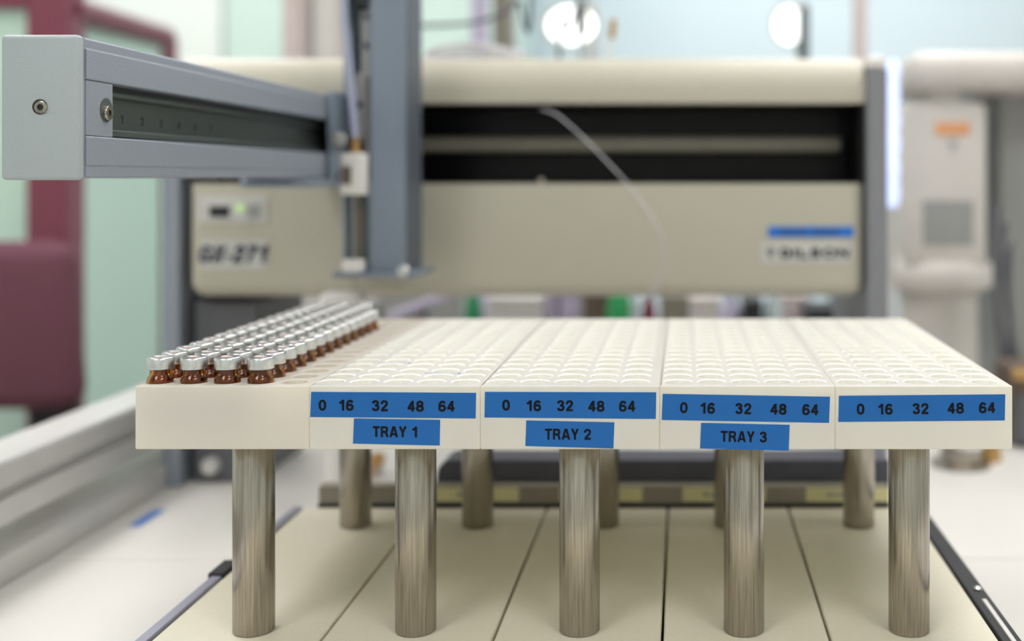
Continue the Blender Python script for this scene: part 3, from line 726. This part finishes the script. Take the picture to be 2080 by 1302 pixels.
def lamp(px, py, d, r, squash, label):
    x = X(px, d); z = Z(py, d)
    t = thing('bench_lamp', (x, d, BT), label, 'lamp', 'bench lamps behind the robot')
    obj('stand', cyl(B(), x + .03, d + .06, BT, z + .05, .008, 16), 'panelgrey', t)
    h = B(); lathe(h, [(.0, -.012), (r * .5, -.010), (r + .006, .018), (r + .008, .02), (r + .002, .02)], 0, 0, 0, 28)
    g = B(); lathe(g, [(0, .0), (r * .6, .003), (r * .9, .009), (r, .018), (0, .024)], 0, 0, 0, 28)
    for q, nm, mm in ((h, 'shade', 'panelgrey'), (g, 'glowing_disc', 'bulb')):
        for v in q.verts: v.co = Vector((v.co.x * squash, v.co.y, v.co.z))
        bmesh.ops.rotate(q, verts=q.verts, matrix=Matrix.Rotation(math.pi / 2, 3, 'X'))
        bmesh.ops.translate(q, verts=q.verts, vec=(x, d, z)); obj(nm, q, mm, t, smooth=50)
    return t
lamp(1162, 54, 2.0, .031, 1.3, 'wide glowing lamp above the middle of the housing')
lamp(1601, 54, 2.0, .030, .8, 'narrow glowing lamp above the right part of the housing')
x = X(1633, 1.9)
tag(obj('lamp_screen', box(B(), x - .006, x + .006, 1.88, 1.95, BT, Z(12, 1.9), .003), 'matblack', origin=(x, 1.915, BT)), 'thin black upright screen right beside the narrow lamp', 'screen')
d = 1.25
for k, (p, m, r, lb) in enumerate((([(1190, -60), (1184, 10), (1183, 70), (1181, 112)], 'midgrey', .0018, 'grey wire hanging straight in front of the wide lamp'),
                               ([(1176, -50), (1172, 10), (1156, 60), (1136, 112)], 'slate', .0022, 'slate wire hanging aslant in front of the wide lamp'),
                               ([(1080, -60), (1052, 0), (1020, 28), (960, 46), (860, 52), (760, 50)], 'slate', .0022, 'curved grey cable sagging to the right of the probe column'))):
    pts = [(X(a, d), d, Z(b, d)) for a, b in p]
    if k < 2: pts.append((pts[-1][0], d, BT + .001))
    pts.insert(0, (pts[0][0], d, 2.2)) 
    if k == 2: pts += [(X(730, d), d, Z(90, d)), (X(720, d), d + .03, BT + .002)]
    tag(obj('wire', tube(B(), pts, r, 8), m, origin=pts[-1], smooth=60), lb, 'wire')

# ------------------------------------------------------------------ far left: maroon framed mint screens, cabinets, chair
d1, d2 = 1.65, 2.03
def P(px, d): return X(px, d)
ms = thing('partition_screen', (P(95, d1), d1, 0), 'mint panelled partition with maroon steel frame at the far left', 'partition')
zt_ = Z(14, d1)
fx = P(95, d1)
obj('frame_post', box(B(), fx - .030, fx + .030, d1, d1 + .05, 0, zt_ + .28, .003), 'maroon', ms)
obj('frame_post', box(B(), P(326, d2), P(348, d2), d2 - .02, d2 + .03, 0, Z(72, d2), .003), 'maroon', ms)
br = B(); a0 = Vector((fx + .02, d1 + .025, Z(12, d1))); a1 = Vector((P(337, d2), d2, Z(76, d2)))
tube(br, [a0, a0.lerp(a1, .5), a1], .018, 12, 2); obj('top_bar', br, 'maroon', ms)
obj('top_bar', box(B(), fx - 1.2, fx - .03, d1, d1 + .04, Z(16, d1), Z(-28, d1), .003), 'maroon', ms)
pn = B(); q0 = Vector((fx + .01, d1 + .03, 0)); q1 = Vector((P(337, d2), d2 + .005, 0))
nrm = Vector((-(q1 - q0).y, (q1 - q0).x, 0)).normalized() * .006
vs = []
for zz_ in (0, 1):
    for p_ in (q0, q1, q1 + nrm, q0 + nrm):
        ztop_ = (a0.z if (p_ - q0).length < .1 else a1.z) - .01
        vs.append(pn.verts.new((p_.x, p_.y, .02 if zz_ == 0 else ztop_)))
for f in ((0, 1, 2, 3), (7, 6, 5, 4), (0, 4, 5, 1), (1, 5, 6, 2), (2, 6, 7, 3), (3, 7, 4, 0)): pn.faces.new([vs[k] for k in f])
obj('panel', pn, 'mint', ms)
obj('panel', box(B(), fx - 1.2, fx - .03, d1 + .012, d1 + .02, .02, Z(16, d1), 0), 'mint', ms)
# cabinets at the back wall
wc = thing('white_cabinet', (P(350, 3.2), 3.3, 0), 'tall white cabinet at the back wall behind the partition', 'cabinet')
obj('body', box(B(), P(60, 3.2), P(455, 3.2), 3.2, 3.55, 0, 2.1, .004), 'wallwhite', wc)
obj('door', box(B(), P(64, 3.2), P(452, 3.2), 3.185, 3.2, .06, 2.08, .002), 'wallwhite', wc)
mc = thing('mint_cabinet', (P(700, 3.2), 3.3, 0), 'tall mint green cabinet at the back wall behind the probe column', 'cabinet')
obj('body', box(B(), P(460, 3.2), P(1048, 3.2), 3.2, 3.55, 0, 2.1, .004), 'mint_light', mc)
for a, b in ((462, 752), (756, 1046)):
    dd = obj('door', box(B(), P(a, 3.2), P(b, 3.2), 3.185, 3.2, .06, 2.08, .002), 'mint_light', mc)
# maroon chair
d = 1.45
cx = P(60, d)
ch = thing('office_chair', (cx, d + .1, 0), 'dark maroon upholstered office chair beyond the aluminium profiles at left', 'chair')
zc_ = Z(640, d)
bk = box(B(), P(-190, d), P(128, d), d, d + .06, Z(840, d), Z(492, d), .028, 4)
for v in bk.verts:
    tt = (Z(492, d) - v.co.z) / (Z(492, d) - Z(840, d)); v.co.x = cx + (v.co.x - cx) * (.96 + .34 * tt)
obj('backrest', bk, 'maroon_fabric', ch, smooth=60)
obj('seat', box(B(), cx - .26, cx + .13, d - .36, d + .04, .47, .54, .03, 4), 'maroon_fabric', ch, smooth=60)
obj('back_support', box(B(), cx - .03, cx + .03, d + .05, d + .07, .46, Z(700, d), .004), 'matblack', ch)
obj('gas_lift', cyl(B(), cx, d - .1, .1, .47, .025, 20), 'matblack', ch)
for k in range(5):
    a = 2 * math.pi * k / 5 + .3
    obj('base_leg', tube(B(), [(cx, d - .1, .11), (cx + .12 * math.cos(a), d - .1 + .12 * math.sin(a), .10), (cx + .20 * math.cos(a), d - .1 + .20 * math.sin(a), .07)], .018, 10, 3), 'matblack', ch)
    obj('castor', lathe(B(), [(0, -.012), (.028, -.012), (.028, .012), (0, .012)], cx + .20 * math.cos(a), d - .1 + .20 * math.sin(a), .028, 20, 'Y'), 'matblack', ch)
